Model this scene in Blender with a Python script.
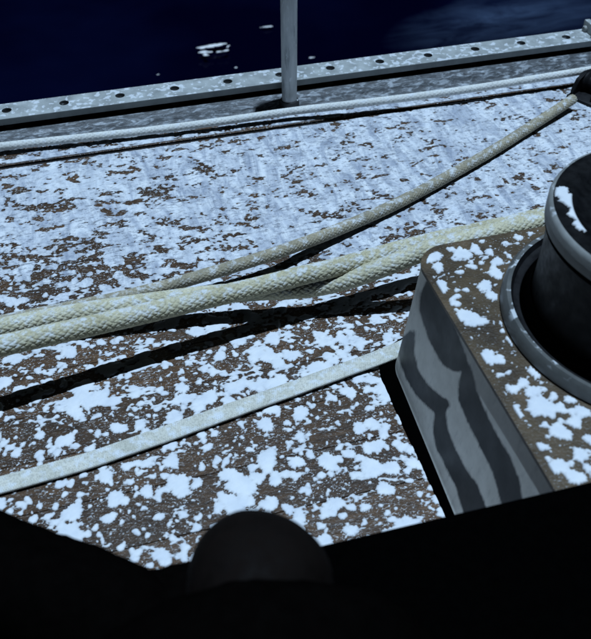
import bpy, bmesh, math, random
import numpy as np
from mathutils import Vector

# ------------------------------------------------------------------ camera, light, exposure
for o in list(bpy.data.objects): bpy.data.objects.remove(o)
S = bpy.context.scene
C = S.collection
F, H = 850.0, 0.62
TH, PS = math.radians(43), math.radians(15.6)
FW = np.array([math.sin(PS)*math.cos(TH), math.cos(PS)*math.cos(TH), -math.sin(TH)])
RT = np.array([math.cos(PS), -math.sin(PS), 0.0])
UP = np.cross(RT, FW)
CAM = np.array([0, 0, H])
cd = bpy.data.cameras.new('camera'); cam = bpy.data.objects.new('camera', cd); C.objects.link(cam)
cam.location = CAM; cam.rotation_euler = (math.pi/2 - TH, 0, -PS)
cd.sensor_fit = 'HORIZONTAL'; cd.sensor_width = 36; cd.lens = 36*F/591
cd.clip_start = 0.01; cd.clip_end = 3000
cd.dof.use_dof = True; cd.dof.focus_distance = 0.95; cd.dof.aperture_fstop = 13
S.camera = cam

LDIR = Vector((0.0085, 0.001, 0.140)).normalized()       # towards the deck light
W = bpy.data.worlds.new('World'); S.world = W; W.use_nodes = True
wn = W.node_tree.nodes; wl = W.node_tree.links
sky = wn.new('ShaderNodeTexSky'); sky.sky_type = 'NISHITA'; sky.sun_disc = False
sky.sun_elevation = math.radians(-4); sky.sun_rotation = math.atan2(LDIR.x, LDIR.y)
wl.new(sky.outputs[0], wn['Background'].inputs[0]); wn['Background'].inputs[1].default_value = 0.0015
sd = bpy.data.lights.new('deck_light', 'SUN'); sd.energy = 3.7; sd.angle = math.radians(0.5); sd.color = (0.575, 0.77, 1.0)
so = bpy.data.objects.new('deck_light', sd); C.objects.link(so)
so.rotation_euler = LDIR.to_track_quat('Z', 'Y').to_euler(); so.location = (0.3, -0.6, 4)
S.view_settings.view_transform = 'Standard'; S.view_settings.look = 'None'
S.view_settings.exposure = 0; S.view_settings.gamma = 1
S.render.engine = 'CYCLES'
S.cycles.diffuse_bounces = 1; S.cycles.glossy_bounces = 2; S.cycles.max_bounces = 5
S.render.resolution_x = 947; S.render.resolution_y = 1024

random.seed(7); RNG = np.random.default_rng(11)

# ------------------------------------------------------------------ helpers
def P(px, py, z=0.0):
    """point at height z seen at photo pixel (px, py)"""
    d = FW*F + RT*(px-295.5) + UP*(319.5-py)
    return CAM + d*(z-H)/d[2]
def Q(p):
    v = np.asarray(p) - CAM; k = F/(v @ FW)
    return np.stack([295.5 + (v @ RT)*k, 319.5 - (v @ UP)*k], -1)

def link(name, me, mat=None, parent=None):
    o = bpy.data.objects.new(name, me); C.objects.link(o)
    if mat is not None and me is not None: me.materials.append(mat)
    if parent is not None: o.parent = parent
    return o
def tag(o, label=None, cat=None, group=None, kind=None):
    if label: o['label'] = label
    if cat: o['category'] = cat
    if group: o['group'] = group
    if kind: o['kind'] = kind
    return o
def empty(name, loc, label, cat, group=None):
    o = bpy.data.objects.new(name, None); C.objects.link(o); o.location = loc
    o.empty_display_size = 0.05
    return tag(o, label, cat, group)
def smooth(me, ang=None):
    me.polygons.foreach_set('use_smooth', [True]*len(me.polygons))
    if ang is not None: me.set_sharp_from_angle(angle=math.radians(ang))
def from_np(name, V, faces):
    """faces: list of int arrays (n,k)"""
    me = bpy.data.meshes.new(name)
    V = np.ascontiguousarray(V, dtype=np.float32)
    me.vertices.add(len(V)); me.vertices.foreach_set('co', V.ravel())
    loops = np.concatenate([f.ravel() for f in faces]).astype(np.int32)
    tot = np.concatenate([np.full(len(f), f.shape[1]) for f in faces]).astype(np.int32)
    st = np.concatenate([[0], np.cumsum(tot)[:-1]]).astype(np.int32)
    me.loops.add(len(loops)); me.loops.foreach_set('vertex_index', loops)
    me.polygons.add(len(tot)); me.polygons.foreach_set('loop_start', st); me.polygons.foreach_set('loop_total', tot)
    me.update(calc_edges=True); me.validate()
    return me
def from_bm(name, bm, sm=None):
    bmesh.ops.recalc_face_normals(bm, faces=bm.faces)
    me = bpy.data.meshes.new(name); bm.to_mesh(me); bm.free()
    if sm is not None: smooth(me, sm)
    return me
def box_bm(x0, x1, y0, y1, z0, z1, bev=0.0, seg=2, bm=None):
    own = bm or bmesh.new()
    t = bmesh.new(); bmesh.ops.create_cube(t, size=1)
    for v in t.verts:
        v.co = Vector((x0+(v.co.x+.5)*(x1-x0), y0+(v.co.y+.5)*(y1-y0), z0+(v.co.z+.5)*(z1-z0)))
    if bev > 0: bmesh.ops.bevel(t, geom=list(t.edges), offset=bev, segments=seg, affect='EDGES', profile=.5)
    tm = bpy.data.meshes.new('tmp'); t.to_mesh(tm); t.free(); own.from_mesh(tm); bpy.data.meshes.remove(tm)
    return own
def lathe_bm(prof, n=96, bm=None, c=(0, 0, 0)):
    bm = bm or bmesh.new(); rings = []
    for r, z in prof:
        if r < 1e-6: rings.append([bm.verts.new((c[0], c[1], c[2]+z))])
        else: rings.append([bm.verts.new((c[0]+r*math.cos(2*math.pi*i/n), c[1]+r*math.sin(2*math.pi*i/n), c[2]+z)) for i in range(n)])
    for a, b in zip(rings, rings[1:]):
        for i in range(n):
            j = (i+1) % n
            q = [a[i % len(a)], a[j % len(a)], b[j % len(b)], b[i % len(b)]]
            u = []
            for v in q:
                if v not in u: u.append(v)
            if len(u) > 2: bm.faces.new(u)
    return bm

# smooth value noise on numpy arrays
_T = RNG.random((256, 256))
def vn(x, y, s=0):
    x = np.asarray(x)+s*17.31; y = np.asarray(y)+s*9.77
    xi = np.floor(x).astype(int); yi = np.floor(y).astype(int)
    fx = x-xi; fy = y-yi
    fx = fx*fx*(3-2*fx); fy = fy*fy*(3-2*fy)
    a = _T[xi & 255, yi & 255]; b = _T[(xi+1) & 255, yi & 255]
    c = _T[xi & 255, (yi+1) & 255]; d = _T[(xi+1) & 255, (yi+1) & 255]
    return (a*(1-fx)+b*fx)*(1-fy)+(c*(1-fx)+d*fx)*fy
def fbm(x, y, s=0, o=3):
    t = 0; a = 1; n = 0
    for k in range(o):
        t = t+a*vn(x*2**k, y*2**k, s+k*3); n += a; a *= .55
    return t/n

# ------------------------------------------------------------------ materials
def M(name, base=(.5, .5, .5), rough=.5, metal=0.0, spec=.5):
    m = bpy.data.materials.new(name); m.use_nodes = True
    b = m.node_tree.nodes['Principled BSDF']
    b.inputs['Base Color'].default_value = (*base, 1); b.inputs['Roughness'].default_value = rough
    b.inputs['Metallic'].default_value = metal; b.inputs['Specular IOR Level'].default_value = spec
    return m
class N:
    def __init__(s, m): s.m = m; s.t = m.node_tree; s.b = s.t.nodes['Principled BSDF']; s.co = None
    def n(s, k, **kw):
        x = s.t.nodes.new(k)
        for a, v in kw.items(): setattr(x, a, v)
        return x
    def l(s, a, b): s.t.links.new(a, b)
    def coord(s, scale=(1, 1, 1), kind='Object', rot=(0, 0, 0), loc=(0, 0, 0)):
        tc = s.n('ShaderNodeTexCoord'); mp = s.n('ShaderNodeMapping')
        s.l(tc.outputs[kind], mp.inputs[0]); mp.inputs['Scale'].default_value = scale
        mp.inputs['Rotation'].default_value = rot; mp.inputs['Location'].default_value = loc
        return mp.outputs[0]
    def noise(s, co, scale, det=4, rough=.55, dist=0):
        x = s.n('ShaderNodeTexNoise'); s.l(co, x.inputs['Vector'])
        x.inputs['Scale'].default_value = scale; x.inputs['Detail'].default_value = det
        x.inputs['Roughness'].default_value = rough; x.inputs['Distortion'].default_value = dist
        return x.outputs['Fac']
    def ramp(s, f, stops):
        x = s.n('ShaderNodeValToRGB'); s.l(f, x.inputs[0]); e = x.color_ramp.elements
        while len(e) < len(stops): e.new(.5)
        for q, (p, c) in zip(e, stops):
            q.position = p; q.color = (*c, 1) if isinstance(c, tuple) else (c, c, c, 1)
        return x.outputs[0]
    def mix(s, f, a, b):
        x = s.n('ShaderNodeMix', data_type='RGBA')
        for i, v in ((0, f), (6, a), (7, b)):
            if isinstance(v, (float, int)): x.inputs[i].default_value = v
            elif isinstance(v, tuple): x.inputs[i].default_value = (*v, 1)
            else: s.l(v, x.inputs[i])
        return x.outputs[2]
    def math(s, op, a, b=0.0):
        x = s.n('ShaderNodeMath', operation=op)
        for i, v in ((0, a), (1, b)):
            if isinstance(v, (float, int)): x.inputs[i].default_value = v
            else: s.l(v, x.inputs[i])
        return x.outputs[0]
    def col(s, c): s.l(c, s.b.inputs['Base Color'])
    def rgh(s, c): s.l(c, s.b.inputs['Roughness'])
    def bump(s, h, strength=.3, dist=.001):
        x = s.n('ShaderNodeBump'); x.inputs['Strength'].default_value = strength; x.inputs['Distance'].default_value = dist
        s.l(h, x.inputs['Height']); s.l(x.outputs[0], s.b.inputs['Normal'])

FROST = (.72, .76, .80)
def mat_teak():
    m = M('wet_teak', rough=.45); k = N(m)
    tc = k.n('ShaderNodeTexCoord'); geo = k.n('ShaderNodeNewGeometry')
    mp = k.n('ShaderNodeMapping'); k.l(geo.outputs['Position'], mp.inputs[0]); mp.inputs['Scale'].default_value = (1, 4, 1)
    oi = k.n('ShaderNodeObjectInfo')
    g = k.noise(mp.outputs[0], 55, 6, .65)
    base = k.ramp(g, [(.25, (.017, .008, .004)), (.5, (.084, .042, .017)), (.78, (.18, .096, .044))])
    big = k.noise(geo.outputs['Position'], 9, 3)
    base = k.mix(k.math('MULTIPLY', k.ramp(big, [(.35, 0.), (.7, 1.)]), .6), base, (.030, .018, .011))
    var = k.n('ShaderNodeHueSaturation'); k.l(base, var.inputs['Color'])
    k.l(k.math('ADD', k.math('MULTIPLY', oi.outputs['Random'], .5), .75), var.inputs['Value'])
    mp2 = k.n('ShaderNodeMapping'); k.l(geo.outputs['Position'], mp2.inputs[0])
    mp2.inputs['Scale'].default_value = (1, 2.0, 1); mp2.inputs['Rotation'].default_value = (0, 0, .35)
    sp = k.noise(mp2.outputs[0], 300, 3, .72, .9)
    msk = k.ramp(sp, [(.58, 0.), (.612, 1.)])
    clump = k.ramp(k.noise(geo.outputs['Position'], 34, 3), [(.36, .15), (.6, 1.)])
    msk = k.math('MULTIPLY', msk, clump)
    k.col(k.mix(msk, var.outputs[0], (.68, .70, .72)))
    h = k.math('ADD', k.math('MULTIPLY', g, .5), k.noise(geo.outputs['Position'], 420, 2))
    k.bump(h, .45, .0010)
    return m
def mat_snow(name, smear=False):
    m = M(name, (.80, .82, .84), .55, spec=.35); k = N(m)
    co = k.coord()
    n1 = k.noise(co, 60, 4); n2 = k.noise(co, 500, 3)
    c = k.mix(k.ramp(n1, [(.3, 0.), (.7, 1.)]), (.70, .74, .80), (.84, .86, .87))
    th_ = k.math('MULTIPLY', k.n('ShaderNodeAttribute', attribute_name='thin').outputs['Fac'], k.ramp(n2, [(.3, .35), (.62, 1.)]))
    c = k.mix(th_, c, (.26, .26, .27))
    if smear:
        a = k.n('ShaderNodeAttribute', attribute_name='slush').outputs['Fac']
        st = k.noise(k.coord((1, .26, 1), rot=(0, 0, math.radians(-6))), 44, 6, .68, 1.6)
        f = k.math('MULTIPLY', k.ramp(st, [(.40, 0.), (.66, .95)]), a)
        fine = k.noise(k.coord((.5, 1, 1)), 240, 4, .7)
        f2 = k.math('MULTIPLY', k.ramp(fine, [(.50, 0.), (.66, 1.)]), k.math('MULTIPLY', a, .9))
        c = k.mix(f, c, (.30, .34, .42)); c = k.mix(f2, c, (.22, .24, .28))
    k.col(c)
    k.bump(k.math('ADD', n1, k.math('MULTIPLY', n2, .5)), .35, .0015)
    return m
def mat_rope(name, c0, c1, frost=.5):
    m = M(name, rough=.85, spec=.2); k = N(m)
    geo = k.n('ShaderNodeNewGeometry')
    n1 = k.noise(geo.outputs['Position'], 35, 4); n2 = k.noise(geo.outputs['Position'], 420, 3)
    c = k.mix(k.ramp(n1, [(.3, 0.), (.7, 1.)]), c0, c1)
    c = k.mix(k.math('MULTIPLY', k.ramp(n2, [(.45, 0.), (.75, 1.)]), .55), c, tuple(v*.42 for v in c0))
    sx = k.n('ShaderNodeSeparateXYZ'); k.l(geo.outputs['Normal'], sx.inputs[0])
    upf = k.ramp(sx.outputs[2], [(.15, 0.), (.75, 1.)])
    f = k.ramp(k.noise(geo.outputs['Position'], 110, 6, .68), [(.58-.2*frost, 0.), (.72-.2*frost, 1.)])
    c = k.mix(k.math('MULTIPLY', k.math('MULTIPLY', f, upf), .8), c, (.74, .78, .82))
    k.col(c); k.bump(n2, .4, .0008)
    return m
def mat_alu(name, base, frosty=.5, scale=60):
    m = M(name, base, .55, metal=.0); k = N(m)
    geo = k.n('ShaderNodeNewGeometry')
    n1 = k.noise(geo.outputs['Position'], scale*.35, 4); n2 = k.noise(geo.outputs['Position'], scale, 3, .5, .2)
    c = k.mix(k.ramp(n1, [(.3, 0.), (.7, 1.)]), tuple(v*.62 for v in base), base)
    sx = k.n('ShaderNodeSeparateXYZ'); k.l(geo.outputs['Normal'], sx.inputs[0])
    f = k.ramp(n2, [(.65-.2*frosty, 0.), (.71-.2*frosty, 1.)])
    f = k.math('MULTIPLY', f, k.ramp(sx.outputs[2], [(.4, 0.), (.7, 1.)]))
    c = k.mix(k.math('MULTIPLY', f, .8), c, FROST)
    k.col(c); k.rgh(k.ramp(n1, [(.3, .35), (.7, .65)])); k.bump(k.math('ADD', k.noise(geo.outputs['Position'], 300, 3), f), .25, .0008)
    return m
def mat_streak_metal():
    m = M('weathered_tube', rough=.5); k = N(m)
    co = k.coord((1, 1, .16))
    n1 = k.noise(co, 90, 5, .6, .4); n2 = k.noise(k.coord((1, 1, .4)), 220, 3)
    c = k.ramp(n1, [(.3, (.22, .24, .25)), (.43, (.60, .62, .62)), (.7, (.84, .85, .84))])
    c = k.mix(k.ramp(n2, [(.6, 0.), (.72, 1.)]), c, (.85, .87, .88))
    k.col(c); k.bump(n1, .2, .0006)
    return m
def mat_black(name, c=(.006, .006, .007), rough=.5, spec=.3):
    m = M(name, c, rough, spec=spec); k = N(m)
    n1 = k.noise(k.coord(), 140, 4)
    k.col(k.mix(n1, tuple(v*.5 for v in c), tuple(v*1.6 for v in c))); k.rgh(k.ramp(n1, [(.3, max(.05, rough-.12)), (.7, min(1, rough+.12))]))
    k.bump(n1, .12, .0008)
    return m
def mat_waterway():
    m = M('wet_waterway', rough=.5); k = N(m)
    geo = k.n('ShaderNodeNewGeometry')
    mp = k.n('ShaderNodeMapping'); k.l(geo.outputs['Position'], mp.inputs[0]); mp.inputs['Scale'].default_value = (.45, 1.6, 1)
    n1 = k.noise(mp.outputs[0], 130, 5, .7, .5); n2 = k.noise(geo.outputs['Position'], 22, 3)
    c = k.ramp(n1, [(.36, (.018, .020, .024)), (.50, (.085, .095, .105)), (.64, (.46, .50, .54))])
    c = k.mix(k.math('MULTIPLY', k.ramp(n2, [(.35, 0.), (.75, 1.)]), .5), c, (.05, .055, .06))
    k.col(c); k.bump(n1, .7, .002)
    return m
def mat_wall():
    m = M('wet_gelcoat', rough=.35); k = N(m)
    a = k.n('ShaderNodeAttribute', attribute_name='dark_reflection').outputs['Fac']  # mask of the dark reflections painted into the wall colour
    co = k.coord()
    n1 = k.noise(co, 45, 5, .6); n2 = k.noise(k.coord((1, 1, .3)), 160, 4, .65)
    c = k.mix(k.ramp(n1, [(.3, 0.), (.7, 1.)]), (.70, .69, .64), (.90, .89, .84))
    c = k.mix(k.math('MULTIPLY', k.ramp(n2, [(.55, 0.), (.75, 1.)]), .3), c, (.3, .31, .31))
    wob = k.math('ADD', a, k.math('MULTIPLY', k.math('SUBTRACT', n2, .5), .4))
    f = k.ramp(wob, [(.08, 0.), (.36, 1.)])
    k.col(k.mix(f, c, (.016, .020, .024))); k.rgh(k.ramp(n1, [(.3, .42), (.7, .6)]))
    k.bump(n2, .15, .001)
    return m
def mat_coaming_top():
    m = M('coaming_top', rough=.5); k = N(m)
    co = k.coord((1, 1, 1)); n1 = k.noise(co, 30, 5, .6); n2 = k.noise(k.coord((1, 2.4, 1)), 330, 3, .7, .4)
    c = k.ramp(n1, [(.3, (.040, .026, .014)), (.55, (.092, .062, .032)), (.75, (.15, .10, .055))])
    f = k.math('MULTIPLY', k.ramp(n2, [(.62, 0.), (.68, 1.)]), k.ramp(k.noise(co, 26, 2), [(.4, 0.), (.6, 1.)]))
    c = k.mix(f, c, (.5, .53, .55)); k.col(c); k.bump(k.math('ADD', n1, k.noise(co, 420, 2)), .6, .001)
    return m
def mat_water():
    m = M('night_sea', (.001, .0012, .012), .12, spec=.4); k = N(m)
    geo = k.n('ShaderNodeNewGeometry')
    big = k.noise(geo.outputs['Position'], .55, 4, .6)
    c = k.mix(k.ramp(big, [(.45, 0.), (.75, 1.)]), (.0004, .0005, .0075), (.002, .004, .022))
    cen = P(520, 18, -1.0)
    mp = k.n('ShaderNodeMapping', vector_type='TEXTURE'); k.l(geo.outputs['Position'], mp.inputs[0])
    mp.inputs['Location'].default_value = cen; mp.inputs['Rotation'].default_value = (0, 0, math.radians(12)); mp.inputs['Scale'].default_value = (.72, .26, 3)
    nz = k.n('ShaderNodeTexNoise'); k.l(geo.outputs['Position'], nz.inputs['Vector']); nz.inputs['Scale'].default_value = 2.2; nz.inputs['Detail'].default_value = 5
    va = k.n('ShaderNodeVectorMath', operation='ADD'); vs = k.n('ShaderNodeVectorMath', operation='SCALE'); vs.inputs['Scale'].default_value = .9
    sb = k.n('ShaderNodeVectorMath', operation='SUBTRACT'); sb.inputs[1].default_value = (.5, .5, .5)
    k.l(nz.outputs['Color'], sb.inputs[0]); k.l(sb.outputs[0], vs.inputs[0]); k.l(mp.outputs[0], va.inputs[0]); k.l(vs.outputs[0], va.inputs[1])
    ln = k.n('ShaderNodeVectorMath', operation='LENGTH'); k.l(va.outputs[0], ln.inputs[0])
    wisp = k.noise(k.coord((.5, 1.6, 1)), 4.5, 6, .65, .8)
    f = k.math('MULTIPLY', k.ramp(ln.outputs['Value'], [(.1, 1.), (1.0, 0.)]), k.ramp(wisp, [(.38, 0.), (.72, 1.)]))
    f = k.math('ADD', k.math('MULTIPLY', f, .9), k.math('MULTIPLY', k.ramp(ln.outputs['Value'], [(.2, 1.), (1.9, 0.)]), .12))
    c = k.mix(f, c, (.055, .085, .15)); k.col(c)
    k.bump(k.noise(geo.outputs['Position'], 7, 4), .25, .03)
    return m

TEAK = mat_teak(); SNOW = mat_snow('deck_snow', True); SNOWP = mat_snow('snow_patch')
CAULK = mat_black('black_caulk', (.008, .008, .009), .6)
YELLOW = mat_rope('yellow_rope', (.50, .45, .29), (.66, .61, .43), .56)
CREAM = mat_rope('cream_rope', (.56, .51, .34), (.72, .67, .49), .52)
GREYR = mat_rope('grey_rope', (.30, .27, .20), (.46, .40, .28), .45)
WHITER = mat_rope('white_line', (.72, .72, .68), (.84, .84, .80), .3)
WEB = mat_rope('white_webbing', (.56, .55, .47), (.74, .72, .64), .46)
ALU = mat_alu('toe_rail_metal', (.44, .47, .465), .56, 120)
ALUD = mat_alu('rail_web_metal', (.03, .031, .033), .1)
RIMM = mat_alu('winch_rim_metal', (.34, .35, .34), .35, 70)
FLM = mat_alu('flange_metal', (.13, .135, .13), .56, 85)
TUBE = mat_streak_metal()
BLACK = mat_black('winch_black', (.004, .0043, .005), .5, .2)
DARK = mat_black('black_plastic', (.006, .006, .007), .55, .25)
CANVAS = mat_black('black_canvas', (.0018, .0015, .0014), .85, .0)
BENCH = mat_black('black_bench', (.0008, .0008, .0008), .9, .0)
KNOBM = mat_black('dark_knob', (.0050, .0033, .0027), .8, .08)
for m_ in (BENCH, CANVAS): m_.node_tree.nodes['Principled BSDF'].inputs['Specular IOR Level'].default_value = 0
WALL = mat_wall(); CTOP = mat_coaming_top(); WATER = mat_water(); WWAY = mat_waterway()
FOAM = M('foam', (.8, .8, .8), .7)

# ------------------------------------------------------------------ setting: water, deck, waterway
g = np.sinh(np.linspace(-7.2, 7.2, 260)); g = g/g.max()*900
GX, GY = np.meshgrid(g+.6, g+4.0, indexing='ij')
fade = np.exp(-((GX)**2+(GY-4)**2)/900)
GZ = -1.0+fade*(.018*np.sin(GX*2.1+GY*1.3)+.014*np.sin(-GX*1.2+GY*3.7+1)+.03*(fbm(GX*1.1, GY*1.6, 5)-.5))
n = len(g); idx = np.arange(n*n).reshape(n, n)
fq = np.stack([idx[:-1, :-1], idx[1:, :-1], idx[1:, 1:], idx[:-1, 1:]], -1).reshape(-1, 4)
me = from_np('water', np.stack([GX, GY, GZ], -1).reshape(-1, 3), [fq]); smooth(me)
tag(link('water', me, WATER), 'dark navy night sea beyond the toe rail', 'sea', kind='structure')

SEAM_Y, EDGE_Y = 1.072, 1.150
WS0, WS1 = 1.0255, 1.0335        # wide open seam inside the covering board
deck = link('deck', from_bm('deck', box_bm(-3, 3.2, -2.5, SEAM_Y-.0045, -.12, -.0035)), CAULK)
tag(deck, 'wet brown teak deck spotted with white snow', 'deck', kind='structure')
link('hull_side', from_bm('hull_side', box_bm(-3, 3.2, -2.5, EDGE_Y-.003, -1.4, -.1225)), DARK, deck)
# planks run parallel with the rail; one shared board mesh per width
pw, gap = .0560, .0007
bm = bmesh.new()
box_bm(0, 1, 0, pw-gap, -.012, 0, 0, bm=bm)
for e in [e for e in bm.edges]: pass
bmesh.ops.bevel(bm, geom=[e for e in bm.edges if all(v.co.z > -.001 for v in e.verts)], offset=.0003, segments=1, affect='EDGES')
plank_me = from_bm('plank', bm)
plank_me.materials.append(TEAK)
bm = box_bm(0, 1, 0, SEAM_Y-.001-WS1, -.012, 0)
bmesh.ops.bevel(bm, geom=[e for e in bm.edges if all(v.co.z > -.001 for v in e.verts)], offset=.0008, segments=1, affect='EDGES')
cb_me = from_bm('covering_board', bm); cb_me.materials.append(TEAK)
for a, b in ((-1.6, -.62), (-.62, 1.12), (1.12, 2.6)):
    o = bpy.data.objects.new('covering_board', cb_me); C.objects.link(o); o.parent = deck
    o.location = (a+.0012, WS1, 0); o.scale = (b-a-.0024, 1, 1)
y = WS0-pw+gap
row = 0
while y > -.25:
    cuts = [-1.6, (-.55, .05, -.3)[row % 3]+random.uniform(-.08, .08)-.35, 1.0+random.uniform(-.1, .35), 2.6]
    for a, b in zip(cuts, cuts[1:]):
        o = bpy.data.objects.new('plank', plank_me); C.objects.link(o); o.parent = deck
        o.location = (a+.0012, y, random.uniform(-.0003, .0002)); o.scale = (b-a-.0024, 1, 1)
    y -= pw; row += 1
# waterway: gently dished gutter between planking and rail
nx, ny = 240, 60
xs = np.linspace(-3, 3.2, nx); ys = np.linspace(SEAM_Y, EDGE_Y, ny)
X_, Y_ = np.meshgrid(xs, ys, indexing='ij')
t = (Y_-SEAM_Y)/(EDGE_Y-SEAM_Y)
Z_ = -.001-.003*np.sin(np.clip(t*4, 0, 1)*math.pi)+.013*np.clip((Y_-1.078)/.024, 0, 1)**1.3-.017*np.clip((Y_-1.106)/.01, 0, 1)
idx = np.arange(nx*ny).reshape(nx, ny)
fq = np.stack([idx[:-1, :-1], idx[1:, :-1], idx[1:, 1:], idx[:-1, 1:]], -1).reshape(-1, 4)
me = from_np('waterway', np.stack([X_, Y_, Z_], -1).reshape(-1, 3), [fq]); smooth(me)
tag(link('waterway', me, WWAY), 'wet grey gutter strip between toe rail and planking', 'waterway', kind='structure')

# ------------------------------------------------------------------ snow as real raised patches (marching triangles on a height field)
def iso_mesh(name, X, Y, Fv, zfun, attr=None):
    nx, ny = X.shape; idx = np.arange(nx*ny).reshape(nx, ny); f = Fv.ravel().copy(); f[np.abs(f) < 1e-6] = 1e-6
    a, b, c, d = idx[:-1, :-1].ravel(), idx[1:, :-1].ravel(), idx[1:, 1:].ravel(), idx[:-1, 1:].ravel()
    T = np.concatenate([np.stack([a, b, c], 1), np.stack([a, c, d], 1)])
    ins = f[T] > 0; cnt = ins.sum(1)
    full = T[cnt == 3]
    def roll(Tk, key):          # rotate each row so that the odd vertex is first
        r = np.argmax(key, 1); i = np.arange(len(Tk))
        return Tk[i, r], Tk[i, (r+1) % 3], Tk[i, (r+2) % 3]
    m1 = cnt == 1; p0, p1, p2 = roll(T[m1], ins[m1])
    m2 = cnt == 2; q0, q1, q2 = roll(T[m2], ~ins[m2])
    NV = nx*ny
    def ek(u, v): lo = np.minimum(u, v).astype(np.int64); hi = np.maximum(u, v).astype(np.int64); return lo*NV+hi
    keys = np.concatenate([ek(p0, p1), ek(p0, p2), ek(q0, q1), ek(q0, q2)])
    uk, inv = np.unique(keys, return_inverse=True)
    lo, hi = uk//NV, uk % NV; t = f[lo]/(f[lo]-f[hi])
    x, y = X.ravel(), Y.ravel()
    VX = np.concatenate([x, x[lo]+t*(x[hi]-x[lo])]); VY = np.concatenate([y, y[lo]+t*(y[hi]-y[lo])]); VF = np.concatenate([f, np.zeros(len(uk))])
    n1, n2 = len(p0), len(q0); e = inv.ravel()+NV
    e1, e2, e3, e4 = e[:n1], e[n1:2*n1], e[2*n1:2*n1+n2], e[2*n1+n2:]
    tri = np.concatenate([full, np.stack([p0, e1, e2], 1)]); quad = np.stack([e3, q1, q2, e4], 1)
    used = np.zeros(len(VX), bool); used[tri.ravel()] = True; used[quad.ravel()] = True
    mp = np.cumsum(used)-1; VX, VY, VF = VX[used], VY[used], VF[used]
    me = from_np(name, np.stack([VX, VY, zfun(VX, VY, np.maximum(VF, 0))], 1), [mp[tri], mp[quad]])
    smooth(me)
    at = me.attributes.new('thin', 'FLOAT', 'POINT'); at.data.foreach_set('value', np.exp(-np.maximum(VF, 0)/.45).astype(np.float32))
    if attr is not None:
        at = me.attributes.new('slush', 'FLOAT', 'POINT'); at.data.foreach_set('value', attr(VX, VY).astype(np.float32))
    return me
def stamp(Fv, x0, y0, st, cx, cy, r, jag=.1, asp=1.0, rot=0.0, k=1.6):
    R = r*1.5*max(asp, 1)+.004
    i0, i1 = max(0, int((cx-R-x0)/st)), min(Fv.shape[0], int((cx+R-x0)/st)+2)
    j0, j1 = max(0, int((cy-R-y0)/st)), min(Fv.shape[1], int((cy+R-y0)/st)+2)
    if i1 <= i0 or j1 <= j0: return
    dx = (x0+np.arange(i0, i1)*st-cx)[:, None]; dy = (y0+np.arange(j0, j1)*st-cy)[None, :]
    c, s = math.cos(rot), math.sin(rot)
    u = (dx*c+dy*s)/asp; v = -dx*s+dy*c
    d = np.hypot(u, v); th = np.arctan2(v, u)
    ph = RNG.random(5)*6.283
    rr = r*(1+.13*np.cos(2*th+ph[0])+.09*np.cos(3*th+ph[1])+jag*.6*np.cos(7*th+ph[2])+jag*.6*np.cos(13*th+ph[3])+jag*.6*np.cos(21*th+ph[4]))
    b = (rr-d)*1000
    a = Fv[i0:i1, j0:j1]; h = np.maximum(k-np.abs(a-b), 0)/k
    Fv[i0:i1, j0:j1] = np.maximum(a, b)+h*h*k*.25

COX, COY = .2645, .556           # coaming's outer side and far end
st = .00082; x0, y0 = -.205, .285
nx, ny = int((.92-x0)/st), int((SEAM_Y-.001-y0)/st)
gx, gy = np.meshgrid(x0+np.arange(nx)*st, y0+np.arange(ny)*st, indexing='ij')
def sstep(a, b, v):
    t = np.clip((v-a)/(b-a), 0, 1); return t*t*(3-2*t)
def dens(x, y):                 # 0 sparse .. 1 thick: thickest outboard and forward
    u = y+.10*(x-.1)
    w = .20*sstep(.50, .60, u)+.42*sstep(.62, .80, u)+.38*sstep(.74, .90, u)
    w = w-.20*np.exp(-((x+.10)/.12)**2-((y-.76)/.09)**2)-.22*(1-sstep(-.12, .17, x))*sstep(.6, .7, y)+.12*sstep(.1, .3, x)
    return np.clip(w+.50*(fbm(x*11, y*11, 2)-.5)*sstep(.55, .7, u)+.25*(fbm(x*9, y*9, 5)-.5)+.0*x, 0, 1)
D = dens(gx, gy)
mmx, mmy = gx*1000, gy*1000
nz = .60*vn((mmx+.4*mmy)/16, mmy/9, 1)+.36*vn((mmx-.3*mmy)/5.6, mmy/3.4, 2)+.26*vn((mmx+.5*mmy)/2.7, mmy/1.7, 3)
qs = np.quantile(nz, np.linspace(0, 1, 101))
cov = .045+.825*D
thr = np.interp(1-cov, np.linspace(0, 1, 101), qs)
Fd = (nz-thr)*9.0
Fd = np.where(Fd > 0, Fd, Fd)
A = (.92-x0)*(SEAM_Y-y0)
def scatter(nm2, rlo, rhi, jag, pw_=1.0, asp=(1, 1.3), f=Fd, box=None):
    bx0, bx1, by0, by1 = box or (x0, .92, y0, SEAM_Y)
    for _ in range(int(nm2*(bx1-bx0)*(by1-by0))):
        cx, cy = bx0+RNG.random()*(bx1-bx0), by0+RNG.random()*(by1-by0)
        r = rlo+(rhi-rlo)*RNG.random()**pw_
        stamp(f, x0, y0, st, cx, cy, r, jag, asp[0]+(asp[1]-asp[0])*RNG.random(), RNG.random()*3.14)
for _ in range(520):             # splats, often two or three run together
    cx, cy = x0+RNG.random()*1.12, y0+RNG.random()*(SEAM_Y-y0)
    r = .0040+.0064*RNG.random()**1.4
    for q in range(RNG.integers(1, 4) if RNG.random() < .6 else 1):
        stamp(Fd, x0, y0, st, cx+RNG.normal()*r*.95*(q > 0), cy+RNG.normal()*r*.95*(q > 0), r*(1-.4*q*RNG.random()), .075, 1+.2*RNG.random(), RNG.random()*3)
scatter(3000, .0019, .0040, .05)
scatter(1000, .0034, .0076, .09, 1.2, box=(-.2, .25, .33, .60))
scatter(900, .0034, .0084, .08, 1.3, box=(-.2, .20, .60, .76))
scatter(800, .0045, .0095, .09, 1.2, box=(.08, .252, .34, .56))
scatter(9500, .0009, .0022, .03, 2.0, (1, 1.6))
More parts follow.
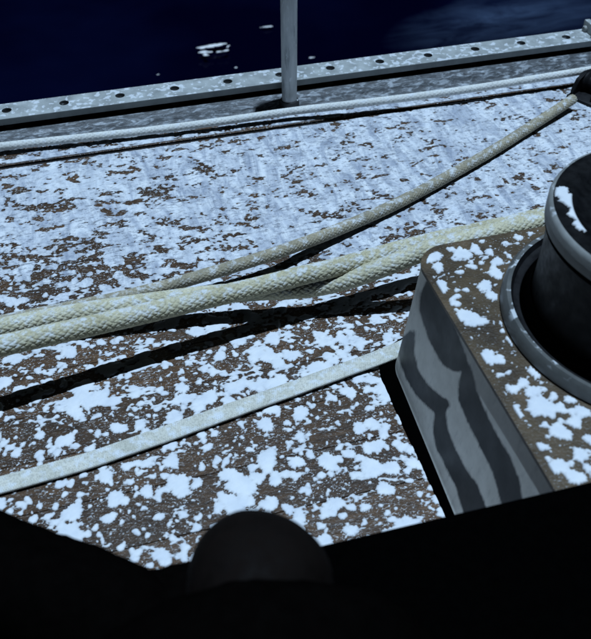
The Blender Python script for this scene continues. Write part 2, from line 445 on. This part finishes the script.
Fd += (fbm(mmx/3.0, mmy/2.4, 9)-.5)*1.05
sw = .0012*(fbm(gx*60, gy*0, 6)-.5)
Fd -= 9*sstep(WS0-.0035, WS0-.001, gy+sw)*(1-sstep(WS1, WS1+.0025, gy+sw))        # the wide seam stays open
Fd -= 2.2*sstep(1.045, 1.072, gy)*(fbm(gx*30, gy*40, 7)*1.6-.2)
Fd = np.where((gx > COX-.024) & (gy < COY+.016), -1, Fd)             # nothing under the coaming
Fd[:, 0] = Fd[:, -1] = -1; Fd[0] = Fd[-1] = -1
zs = lambda x, y, f: .0003+.0007*(1-np.exp(-f/.9))+(.0009+.0009*(fbm(x*170, y*170, 4)-.5))*(1-np.exp(-f/4.5))
slush = lambda x, y: np.clip(.30*sstep(.62, .72, y)+1.1*sstep(.70, .80, y+.12*(x-.1))*sstep(.30, .62, fbm(x*6, y*6, 8, 2)+.25*sstep(.0, .35, x)), 0, 1)
so_ = link('deck_snow', iso_mesh('deck_snow', gx, gy, Fd, zs, slush), SNOW)
tag(so_, 'patchy wet white snow lying on the brown teak deck', 'snow', kind='stuff')

# ------------------------------------------------------------------ toe rail with its row of holes
RZ, RN, RF = .030, 1.1045, 1.1440           # top height, near and far edge of the top flange
railx0, sp, hr = -.1005-.0781*16, .0781, .0068
HY = (RN+RF)/2+.001
nh = 28
endx = railx0+sp*(nh-.5)+.0   # right end
rail = empty('toe_rail', (railx0, HY, 0), 'pale metal toe rail with a row of round holes at the deck edge', 'toe rail')
bm = bmesh.new(); NS = 20
for i in range(nh):
    cx = railx0+i*sp; x1, x2 = cx-sp/2, cx+sp/2
    for zt, flip in ((RZ, 0), (RZ-.0045, 1)):
        ring, outer = [], []
        for q in range(NS):
            a = 2*math.pi*q/NS+math.pi/4; c, s = math.cos(a), math.sin(a)
            ring.append(bm.verts.new((cx+hr*c, HY+hr*s, zt)))
            mx = max(abs(c), abs(s)); outer.append(bm.verts.new((cx+c/mx*sp/2, HY+s/mx*(RF-RN)/2-.001*0, zt)))
        for q in range(NS):
            j = (q+1) % NS; fv = [ring[q], ring[j], outer[j], outer[q]]
            bm.faces.new(fv if flip else fv[::-1])
        if not flip: top = ring
        else:
            for q in range(NS):
                j = (q+1) % NS; bm.faces.new([top[q], top[j], ring[j], ring[q]])
bmesh.ops.remove_doubles(bm, verts=list(bm.verts), dist=1e-5)
me = bpy.data.meshes.new('top_flange'); bm.to_mesh(me); bm.free()
def child(name, me, mat, par):
    o = link(name, me, mat, par); o.location = -Vector(par.location) if par.parent is None else (0, 0, 0); return o
child('top_flange', me, ALU, rail)
xa, xb = railx0-sp/2, railx0+sp*(nh-.5)
NY = HY-(RF-RN)/2
child('lip', from_bm('lip', box_bm(xa, xb, NY-.0035, NY+.0012, RZ-.0095, RZ+.0005, .0009)), ALU, rail)
child('web', from_bm('web', box_bm(xa, xb, RF-.014, RF-.009, -.004, RZ-.0048)), ALUD, rail)
child('base_flange', from_bm('base_flange', box_bm(xa, xb, RF-.0285, RF-.0145, -.004, .0065, .001)), BENCH, rail)  # black colour swallows light spots from the holes, painting shade under the lip
# end fitting where this length of rail stops
ex = xb+.0006
bm = box_bm(ex, ex+.010, NY-.006, RF+.002, -.003, RZ+.016, .002)
fit = child('end_fitting', from_bm('end_fitting', bm, 40), ALU, rail)
for yy, zz in ((NY+.004, RZ+.004), (RF-.008, RZ+.004)):
    bm = lathe_bm([(0, .004), (.004, .0038), (.0055, .0015), (.0055, 0)], 16)
    me = from_bm('bolt_head', bm, 40)
    o = link('bolt_head', me, RIMM, fit); o.location = (ex-.0005, yy, zz); o.rotation_euler = (0, -math.pi/2, 0)

# ------------------------------------------------------------------ stanchion
sxp = P(291, 106, .004)
stn = empty('stanchion', (sxp[0], 1.0855, 0), 'upright grey weathered metal stanchion rising beside the toe rail', 'stanchion')
prof = [(.0100, -.003), (.0108, .01), (.0112, .05), (.0120, .3), (.0125, .62), (.0125, .70), (.0105, .712), (0, .715)]
fine = []
for (r1, z1), (r2, z2) in zip(prof, prof[1:]):
    fine += [(r1+(r2-r1)*q/4, z1+(z2-z1)*q/4) for q in range(4)]
fine.append(prof[-1])
link('tube', from_bm('tube', lathe_bm(fine, 40), 40), TUBE, stn)
link('socket', from_bm('socket', lathe_bm([(.0145, -.004), (.0145, .006), (.0130, .010), (.0111, .0102)], 40), 40), ALUD, stn)

# ------------------------------------------------------------------ ropes
def spline(pts, step=.0011):
    p = np.array(pts, float); out = []
    for i in range(len(p)-1):
        a, b, c, d = p[max(i-1, 0)], p[i], p[i+1], p[min(i+2, len(p)-1)]
        n = max(2, int(np.linalg.norm(c-b)/step)); t = (np.arange(n)/n)[:, None]
        out.append(.5*(2*b+(c-a)*t+(2*a-5*b+4*c-d)*t**2+(3*b-a-3*c+d)*t**3))
    out.append(p[-1:]); return np.concatenate(out)
def rope(name, pix, r, mat, label, cat='rope', strands=12, pitch=2.6, relief=.13, nu=96, flat=None, group=None, world=None, step=.0009):
    pts = [P(*q) for q in pix] if world is None else world
    c = spline(pts, step); n = len(c)
    tg = np.gradient(c, axis=0); tg /= np.linalg.norm(tg, axis=1)[:, None]
    side = np.cross(tg, [0, 0, 1.0]); side /= np.linalg.norm(side, axis=1)[:, None]
    nrm = np.cross(side, tg)
    s = np.concatenate([[0], np.cumsum(np.linalg.norm(np.diff(c, axis=0), axis=1))])
    u = np.linspace(0, 2*math.pi, nu, endpoint=False)[None, :]; v = s[:, None]
    if flat is None:
        pit = r*pitch
        s1 = u*strands/(2*math.pi)+v/pit*strands/4; s2 = u*strands/(2*math.pi)-v/pit*strands/4
        over = (np.floor(s1)+np.floor(s2)) % 2
        fz = .5*(vn(v*900+0*u, u*9, 4)-.5)
        hgt = np.where(over > .5, np.abs(np.sin(math.pi*s1)), np.abs(np.sin(math.pi*s2)))
        wob = 1+.035*(fbm(v*40+0*u, np.cos(u)*1.5, 3)-.5)
        rad = r*wob*(1-relief+relief*1.3*np.sqrt(hgt+1e-6)*.8+relief*.35*fz)
        A_, B_ = rad*np.cos(u), rad*np.sin(u)
    else:
        hw, hh = flat
        cu, su = np.cos(u), np.sin(u)
        A_ = hw*np.sign(cu)*np.abs(cu)**.5+0*v; B_ = hh*np.sign(su)*np.abs(su)**.6
        B_ = B_*(1+.22*np.sin(v*2*math.pi/.0021)*np.sign(np.sin(A_*2*math.pi/.0042)))+.0009*(vn(v*30+0*u, A_*60, 2)-.5)
        tw = .05*(vn(v*7, 0*v, 6)-.5)
        A_, B_ = A_*np.cos(tw)-B_*np.sin(tw), A_*np.sin(tw)+B_*np.cos(tw)
    V = c[:, None, :]+side[:, None, :]*A_[..., None]+nrm[:, None, :]*B_[..., None]
    idx = np.arange(n*nu).reshape(n, nu); jd = np.roll(idx, -1, 1)
    fq = np.stack([idx[:-1], idx[1:], jd[1:], jd[:-1]], -1).reshape(-1, 4)
    V = np.concatenate([V.reshape(-1, 3), c[:1], c[-1:]])
    c0, c1 = n*nu, n*nu+1
    cap = np.concatenate([np.stack([idx[0], jd[0], np.full(nu, c0)], 1), np.stack([jd[-1], idx[-1], np.full(nu, c1)], 1)])
    me = from_np(name, V, [fq, cap]); smooth(me, 70)
    return tag(link(name, me, mat), label, cat, group)

# grey rope: from the fairlead down across the deck, then over the yellow one
rope('rope', [(573, 99, .016), (530, 127, .011), (480, 158, .0105), (400, 202, .0105), (330, 233, .015), (290, 248, .022), (270, 255, .025), (225, 269, .024), (177, 283, .018), (147, 291, .014), (112, 299.5, .0115), (78, 306, .010), (40, 314, .0085), (0, 322, .0082), (-60, 335, .0082), (-200, 366, .0082)],
     .0073, GREYR, 'thin grey rope running from the black fairlead down across the snowy deck')
# yellow rope, pulled taut clear of the deck
rope('rope', [(-330, 424, .090), (-60, 359, .076), (0, 346, .073), (71, 330, .0675), (140, 314.5, .0620), (203, 299.5, .0585), (260, 286, .0560), (306, 274.5, .0550), (342, 266, .0545), (385, 254, .0545), (430, 242, .055), (480, 231, .057), (540, 217, .058), (640, 192, .056), (820, 155, .05)],
     .0102, YELLOW, 'thick yellow braided rope pulled taut between the grey rope and the cream rope')
# cream rope: crosses under the yellow one and comes out behind it
rope('rope', [(-330, 398, .012), (-200, 371, .0135), (-60, 341, .024), (0, 328, .0270), (40, 320, .0275), (78, 313, .0290), (120, 306.5, .0310), (160, 301, .033), (203, 295.5, .034), (260, 291, .0345), (309, 288, .0345), (350, 279, .043), (384, 267, .057), (412, 256, .068), (434, 248, .0755), (480, 236, .080), (540, 221, .078), (640, 196, .068), (820, 158, .05)],
     .0103, CREAM, 'thick cream braided rope passing the corner of the winch coaming')
# thin white line along the rail
rope('rope', [(-200, 168, .011), (0, 146.5, .011), (80, 138, .011), (150, 130.5, .011), (220, 121.5, .012), (290, 111.5, .014), (350, 104.5, .017), (420, 96, .019), (480, 87.5, .020), (530, 79.5, .021), (570, 73, .022), (640, 62, .022), (760, 45, .02)],
     .0056, WHITER, 'thin white line stretched along the inside of the toe rail', strands=8, relief=.11, nu=40)
# flat webbing
rope('webbing_strap', [(-160, 521, .0055), (-40, 494, .0050), (0, 485, .0048), (80, 463, .0048), (160, 436, .0050), (230, 411, .0050), (300, 386, .0055), (350, 368, .0062), (388, 354, .0075), (420, 340, .008)],
     .009, WEB, 'flat white webbing strap ending at the grey coaming wall', 'strap', flat=(.0092, .0021), nu=110, step=.00045)
# ------------------------------------------------------------------ coaming with winch
CH = .140
coam = empty('winch_coaming', (COX, COY, 0), 'grey coaming with dark reflections painted on its wet wall and spotted brown top', 'coaming')
# outline of top: rounded far corner
Rc = .031
def outline(off):
    pts = [(COX-off-.0, -.1+0*off)]
    pts = []
    for yv in np.linspace(.06, COY-Rc, 380): pts.append((COX-off*(1+2.1*max(0, COY-Rc-yv)/.2*.45), yv))
    for q in range(1, 25):
        a = math.pi-math.pi/2*q/24
        pts.append((COX+Rc+(Rc+off)*math.cos(a), COY-Rc+(Rc+off)*math.sin(a)))
    for xv in np.linspace(COX+Rc, .95, 60)[1:]: pts.append((xv, COY+off))
    return np.array(pts)
rows = []
for q in range(101):
    t = q/100; z = -.003+t*(CH+.001)
    off = .0135*(1-t)**1.1 + (.004*(1-t*12)**2 if t < 1/12 else 0)
    e = 0
    rows.append(np.column_stack([outline(off), np.full(len(outline(0)), z)]))
V = np.stack(rows); nr, nc = V.shape[:2]
idx = np.arange(nr*nc).reshape(nr, nc)
fq = np.stack([idx[:-1, :-1], idx[1:, :-1], idx[1:, 1:], idx[:-1, 1:]], -1).reshape(-1, 4)
me = from_np('wall', V.reshape(-1, 3), [fq]); smooth(me)
# dark reflections painted as streaks: shapes on the wall in wall coordinates, taken off the photograph
def inside(poly, pts):
    r = np.zeros(len(pts), bool); j = len(poly)-1
    for i in range(len(poly)):
        (xi, yi), (xj, yj) = poly[i], poly[j]
        r ^= ((yi > pts[:, 1]) != (yj > pts[:, 1])) & (pts[:, 0] < (xj-xi)*(pts[:, 1]-yi)/(yj-yi+1e-9)+xi); j = i
    return r
def zc(l): return [(380+x/2.367, 230+y/2.367) for x, y in l]
polys = [zc([(100, 150), (98, 190), (105, 215), (120, 260), (150, 315), (180, 333), (205, 322), (195, 285), (170, 225), (145, 170), (120, 110)]),
         zc([(50, 262), (48, 300), (65, 350), (90, 390), (120, 420), (135, 430), (130, 470), (135, 510), (160, 560), (185, 610), (205, 680), (262, 700), (240, 639), (225, 600), (200, 570), (175, 520), (155, 470), (150, 430), (165, 410), (140, 395), (110, 370), (85, 330), (76, 290), (80, 235)]),
         zc([(207, 315), (190, 360), (190, 400), (210, 450), (240, 510), (270, 570), (290, 639), (310, 720), (350, 720), (332, 639), (325, 590), (305, 540), (270, 480), (245, 430), (225, 380), (215, 340)])]
VP = V.reshape(-1, 3); px = Q(VP)
acc = np.zeros(len(VP)); cnt = 0
for dx in (-3, -1.5, 0, 1.5, 3):
    for dy in (-3, -1.5, 0, 1.5, 3):
        m_ = np.zeros(len(VP), bool)
        for pl in polys: m_ |= inside(pl, px+[dx, dy])
        acc += m_; cnt += 1
acc = acc/cnt*(VP[:, 0] < COX+.02)
at = me.attributes.new('dark_reflection', 'FLOAT', 'POINT'); at.data.foreach_set('value', acc.astype(np.float32))
child('wall', me, WALL, coam)
# added black strip painting the wall's shadow on the deck along its foot
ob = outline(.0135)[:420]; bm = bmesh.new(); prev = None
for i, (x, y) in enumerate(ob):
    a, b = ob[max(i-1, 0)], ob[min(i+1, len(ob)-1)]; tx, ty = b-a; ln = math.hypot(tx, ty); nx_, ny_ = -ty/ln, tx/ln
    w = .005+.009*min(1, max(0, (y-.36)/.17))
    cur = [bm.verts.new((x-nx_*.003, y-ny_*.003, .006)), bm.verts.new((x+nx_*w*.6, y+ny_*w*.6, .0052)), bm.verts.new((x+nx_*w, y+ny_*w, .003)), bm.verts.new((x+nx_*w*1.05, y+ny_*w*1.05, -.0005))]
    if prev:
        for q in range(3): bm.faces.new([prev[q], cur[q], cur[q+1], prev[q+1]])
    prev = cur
child('foot_shadow_strip', from_bm('foot_shadow_strip', bm, 40), BENCH, coam)
# top slab
o2 = outline(.0008); bm = bmesh.new()
ring = [bm.verts.new((x, y, CH)) for x, y in o2]+[bm.verts.new((.95, .06, CH))]
low = [bm.verts.new((v.co.x, v.co.y, CH-.0035)) for v in ring]
for i in range(len(ring)):
    j = (i+1) % len(ring); bm.faces.new([ring[i], ring[j], low[j], low[i]])
f = bm.faces.new(ring); bmesh.ops.triangulate(bm, faces=[f])
child('top', from_bm('top', bm), CTOP, coam)
# snow on top: same splats, sparser
st2 = .0009; cx0, cy0 = COX+.001, .20
gx2, gy2 = np.meshgrid(cx0+np.arange(int(.36/st2))*st2, cy0+np.arange(int((COY-.001-cy0)/st2))*st2, indexing='ij')
F2 = (fbm(gx2*240, gy2*420, 12)-.74)*10
WC = P(650, 310, CH+.008); WX, WY = WC[0], WC[1]
def st2p(px_, py_, r, asp=1., rot=0., jag=.1):
    p = P(px_, py_, CH); stamp(F2, cx0, cy0, st2, p[0], p[1], r, jag, asp, rot)
for a_ in [(433, 258, .0065, 1.5, .3), (438, 267, .006), (428, 277, .005), (462, 254, .0078, 1.2, 1.2), (475, 248, .005), (440, 287, .008), (489, 252, .0045), (497, 262, .006), (496, 274, .007), (485, 286, .007), (492, 296, .006), (467, 316, .0085), (478, 322, .006, 1.4, .2), (456, 321, .005), (504, 324, .004), (488, 357, .0075), (500, 360, .005), (541, 407, .0095, 1.3), (532, 392, .006), (513, 389, .005), (515, 412, .006), (523, 383, .005), (500, 375, .003), (560, 432, .008), (575, 422, .006), (522, 430, .003), (541, 447, .0045), (530, 445, .003), (557, 467, .0075), (580, 455, .006), (590, 440, .005), (575, 477, .007), (520, 345, .005), (535, 372, .006), (512, 340, .005), (588, 468, .004), (440, 310, .002), (452, 300, .0025), (519, 238, .004), (505, 243, .003), (530, 234, .003), (481, 240, .004), (471, 262, .0025), (545, 425, .003), (505, 400, .0022), (560, 408, .005), (570, 400, .0045), (582, 412, .006)]:
    st2p(*a_)
for _ in range(950):
    stamp(F2, cx0, cy0, st2, cx0+RNG.random()*.36, cy0+RNG.random()*.36, .0008+.0030*RNG.random()**2.4, .05, 1+.6*RNG.random(), RNG.random()*3)
F2 += (fbm(gx2*320, gy2*400, 5)-.5)*1.2
F2 = np.where(np.hypot(gx2-WX, gy2-WY) < .1225, -1, F2)
edge_ok = (gx2 > COX+.004) & (gy2 < COY-.004) & ~((gx2 < COX+Rc) & (gy2 > COY-Rc) & (np.hypot(gx2-COX-Rc, gy2-COY+Rc) > Rc-.004))
F2 = np.where(edge_ok, F2, -1); F2[:, 0] = F2[:, -1] = -1; F2[0] = F2[-1] = -1
me = iso_mesh('coaming_snow', gx2, gy2, F2, lambda x, y, f: CH+.0001+.0014*(1-np.exp(-f/1.0)))
tag(link('coaming_snow', me, SNOWP), 'separate white snow spots on the brown coaming top around the winch', 'snow', kind='stuff')

winch = empty('winch', (WX, WY, CH), 'black drum winch with pale metal rim standing on the coaming', 'winch')
fr = .121
link('base_flange', from_bm('base_flange', lathe_bm([(fr-.002, -.0002), (fr, .002), (fr-.001, .010), (fr-.004, .0135), (fr-.0073, .0135)], 128), 45), FLM, winch)
link('base_plate', from_bm('base_plate', lathe_bm([(fr-.0075, .0138), (fr-.010, .009), (.106, .0075), (.101, .010), (.0982, .016)], 128), 45), DARK, winch)
TOP = .1055; dr = .1010
link('drum', from_bm('drum', lathe_bm([(dr-.003, .0055), (dr-.004, .020), (dr-.005, .045), (dr-.004, TOP-.026), (dr-.001, TOP-.021), (dr-.003, TOP-.019), (dr-.004, TOP-.0175)], 128), 45), BLACK, winch)
link('rim', from_bm('rim', lathe_bm([(dr-.0035, TOP-.0173), (dr, TOP-.0165), (dr, TOP-.004), (dr-.0012, TOP-.0012), (dr-.0035, TOP-.0002)], 128), 45), RIMM, winch)
tp = link('top_plate', from_bm('top_plate', lathe_bm([(dr-.0037, TOP), (dr-.018, TOP-.0004), (dr-.023, TOP-.004), (dr-.027, TOP-.0065), (dr-.040, TOP-.0075), (.030, TOP-.0075), (.027, TOP-.003), (.016, TOP-.0025)], 128), 45), BLACK, winch)
link('socket', from_bm('socket', lathe_bm([(.0159, TOP-.0023), (.0135, TOP-.003), (.0125, TOP-.03), (0, TOP-.031)], 8)), RIMM, tp)
# snow on the winch rim and on its base flange
for nm, zt, spots, ra, rb, lab in (
        ('rim_snow', CH+TOP-.0004, [(558, 192, .006), (567, 200, .007), (575, 205, .0085), (583, 216, .010), (592, 224, .011), (603, 228, .010), (615, 236, .009), (561, 196, .004), (640, 240, .01)], dr-.0175, dr-.0042, 'white snow clinging to the pale rim of the winch'),):
    s3 = .0007; bx, by = WX-.13, WY-.13
    g3x, g3y = np.meshgrid(bx+np.arange(int(.26/s3))*s3, by+np.arange(int(.26/s3))*s3, indexing='ij')
    F3 = np.full(g3x.shape, -4.0)
    for (ax, ay, r) in spots:
        p = P(ax, ay, zt); stamp(F3, bx, by, s3, p[0], p[1], r, .12, 1.2, RNG.random()*3)
    F3 += (fbm(g3x*260, g3y*260, 5)-.5)*5
    rr = np.hypot(g3x-WX, g3y-WY); F3 = np.minimum(F3, np.minimum(rr-ra, rb-rr)*1000)
    F3[:, 0] = F3[:, -1] = -1; F3[0] = F3[-1] = -1
    me = iso_mesh(nm, g3x, g3y, F3, lambda x, y, f: zt+.0006+.0016*(1-np.exp(-f/.9)))
    tag(link(nm, me, SNOWP), lab, 'snow', kind='stuff')

# ------------------------------------------------------------------ black fairlead at the end of the grey rope
fp = P(590, 96, 0); fx, fy = fp[0], fp[1]
fl = empty('fairlead', (fx, fy, 0), 'black fairlead block holding the upper end of the grey rope', 'fairlead')
fl.rotation_euler = (0, 0, math.radians(28))
bm = box_bm(-.032, .040, -.022, .022, -.0005, .006, .0025)
link('base_plate', from_bm('base_plate', bm, 40), DARK, fl)
def cheek(yc):
    bm = bmesh.new(); pr = [(-.026, .0055), (.034, .0055), (.034, .014), (.022, .030), (.0, .034), (-.018, .028), (-.026, .014)]
    lo = [bm.verts.new((x, yc-.003, z)) for x, z in pr]; hi = [bm.verts.new((x, yc+.003, z)) for x, z in pr]
    bm.faces.new(lo); bm.faces.new(hi[::-1])
    for i in range(len(pr)): bm.faces.new([lo[i], hi[i], hi[(i+1) % len(pr)], lo[(i+1) % len(pr)]])
    bmesh.ops.bevel(bm, geom=list(bm.edges), offset=.001, segments=2, affect='EDGES')
    return from_bm('cheek', bm, 40)
for yc in (-.0165, .0165): link('cheek', cheek(yc), DARK, fl)
bm = lathe_bm([(.004, -.013), (.014, -.013), (.014, -.010), (.010, -.006), (.010, .006), (.014, .010), (.014, .013), (.004, .013)], 40)
o = link('sheave', from_bm('sheave', bm, 40), DARK, fl); o.location = (.004, 0, .019); o.rotation_euler = (math.pi/2, 0, 0)
bm = lathe_bm([(0, -.021), (.0045, -.021), (.0045, .021), (0, .021)], 20)
o = link('axle', from_bm('axle', bm, 40), DARK, fl); o.location = (.004, 0, .019); o.rotation_euler = (math.pi/2, 0, 0)

# ------------------------------------------------------------------ near black shapes: bench edge, knob, canvas
BZ = .165
e0, e1 = P(325, 541.5, BZ), P(591, 479, BZ)
dv = (e1-e0); dv = dv/np.linalg.norm(dv); nv = np.array([dv[1], -dv[0], 0])
A0, B0 = e0-dv*.9, e1+dv*.9
bm = bmesh.new()
top = [A0, B0, B0+nv*.9, A0+nv*.9]
vt = [bm.verts.new((p[0], p[1], BZ)) for p in top]; vb = [bm.verts.new((p[0], p[1], .001)) for p in top]
bm.faces.new(vt); bm.faces.new(vb[::-1])
for i in range(4): bm.faces.new([vt[i], vb[i], vb[(i+1) % 4], vt[(i+1) % 4]])
bmesh.ops.bevel(bm, geom=list(bm.edges), offset=.004, segments=3, affect='EDGES')
for v in bm.verts: v.co -= Vector((e0[0], e0[1], 0))
o = link('cockpit_bench', from_bm('cockpit_bench', bm, 40), BENCH); o.location = (e0[0], e0[1], 0)
tag(o, 'black unlit cockpit bench with a straight edge across the coaming end', 'bench')
# knob
kz = .246; kp = P(258, 592, kz)
knob = empty('control_knob', (kp[0], kp[1], BZ), 'dark brownish rounded knob standing on the black bench', 'knob')
r = .0355
ang = np.linspace(-1.0, math.pi/2, 36)
pr = [(r*max(0, math.cos(a))**.8, (kz-BZ)+r*1.10*math.copysign(abs(math.sin(a))**.9, math.sin(a))) for a in ang]
pr[-1] = (0, pr[-1][1])
link('stem', from_bm('stem', lathe_bm([(.014, 0), (.015, .02), (.018, .03), (pr[0][0], pr[0][1])], 48), 50), KNOBM, knob)
bm = lathe_bm(pr, 72)
for v in bm.verts:                                   # moulded grip flats, worn uneven
    a = math.atan2(v.co.y, v.co.x); q = .035*math.cos(3*a+.6)+.05*(float(fbm(np.array(v.co.x*45+3), np.array(v.co.y*45+v.co.z*30), 3))-.5)
    v.co.x *= 1+q; v.co.y *= 1+q
link('cap', from_bm('cap', bm, 60), KNOBM, knob)
# rolled canvas: two lumpy folds
cv = empty('canvas_roll', tuple(P(90, 600, BZ)), 'black rolled canvas bundle lying on the bench beside the dark knob', 'canvas')
def fold(name, pix, rr, seed):
    c = spline([P(*q) for q in pix], .004); n = len(c); nu = 48
    tg = np.gradient(c, axis=0); tg /= np.linalg.norm(tg, axis=1)[:, None]
    sd_ = np.cross(tg, [0, 0, 1.0]); sd_ /= np.linalg.norm(sd_, axis=1)[:, None]; nm = np.cross(sd_, tg)
    u = np.linspace(0, 2*math.pi, nu, endpoint=False)[None, :]; s = np.linspace(0, 1, n)[:, None]
    rad = np.interp(s, np.linspace(0, 1, len(rr)), rr)*(1+.22*(fbm(s*9+0*u, u*1.0*0+np.cos(u)*1.3+np.sin(u)*.6, seed)-.5))
    V = c[:, None]+sd_[:, None]*(rad*np.cos(u))[..., None]+nm[:, None]*(rad*.9*np.sin(u))[..., None]
    idx = np.arange(n*nu).reshape(n, nu); jd = np.roll(idx, -1, 1)
    fq = np.stack([idx[:-1], idx[1:], jd[1:], jd[:-1]], -1).reshape(-1, 4)
    V = np.concatenate([V.reshape(-1, 3), c[:1], c[-1:]])
    cap = np.concatenate([np.stack([idx[0], jd[0], np.full(nu, n*nu)], 1), np.stack([jd[-1], idx[-1], np.full(nu, n*nu+1)], 1)])
    me = from_np(name, V, [fq, cap]); smooth(me, 75)
    child(name, me, CANVAS, cv)
fold('fold', [(-160, 535, .225), (-60, 556, .215), (0, 575, .21), (50, 592, .205), (100, 612, .20), (150, 632, .195), (205, 650, .19)], [.033, .033, .032, .031, .031, .029, .012], 4)
fold('fold', [(110, 622, .195), (150, 612, .192), (185, 604, .19), (215, 598, .188), (250, 596, .188)], [.012, .021, .023, .022, .012], 7)
fold('fold', [(110, 668, .24), (180, 662, .265), (240, 658, .27), (300, 652, .27), (360, 650, .262), (430, 670, .235)], [.014, .025, .031, .031, .024, .012], 9)

# ------------------------------------------------------------------ foam flecks on the sea
s4 = .0022; fc = P(225, 50, -1.0); bx, by = fc[0]-.75, fc[1]-.45
g4x, g4y = np.meshgrid(bx+np.arange(650)*s4, by+np.arange(420)*s4, indexing='ij')
F4 = np.full(g4x.shape, -40.0)
for px_, py_, r, asp, rot in [(211, 49.5, .011, 4.2, .32), (217, 48, .008, 4, .25), (204, 51, .006, 2.5, .3), (203, 55.5, .011, 1.5, 0), (206, 58, .010, 1.1, 1), (209, 55.5, .006, 2, .3), (228, 50, .004, 2.4, 1.1), (226, 54, .0045, 2.6, .4), (220, 55, .0045, 2.4, .1), (267, 30, .0055, 4.2, .2), (311, 61, .003, 3.4, .15), (158, 78, .003, 2, .2), (236, 71, .003, 2, .2)]:
    p = P(px_, py_, -1.0); stamp(F4, bx, by, s4, p[0], p[1], r, .22, asp, rot-PS, k=1)
F4 += (fbm(g4x*60, g4y*110, 3)-.5)*9
me = iso_mesh('sea_foam', g4x, g4y, F4, lambda x, y, f: -.985+.003*(1-np.exp(-f/4)))
tag(link('sea_foam', me, FOAM), 'small white foam flecks floating on the dark sea', 'foam', kind='stuff')
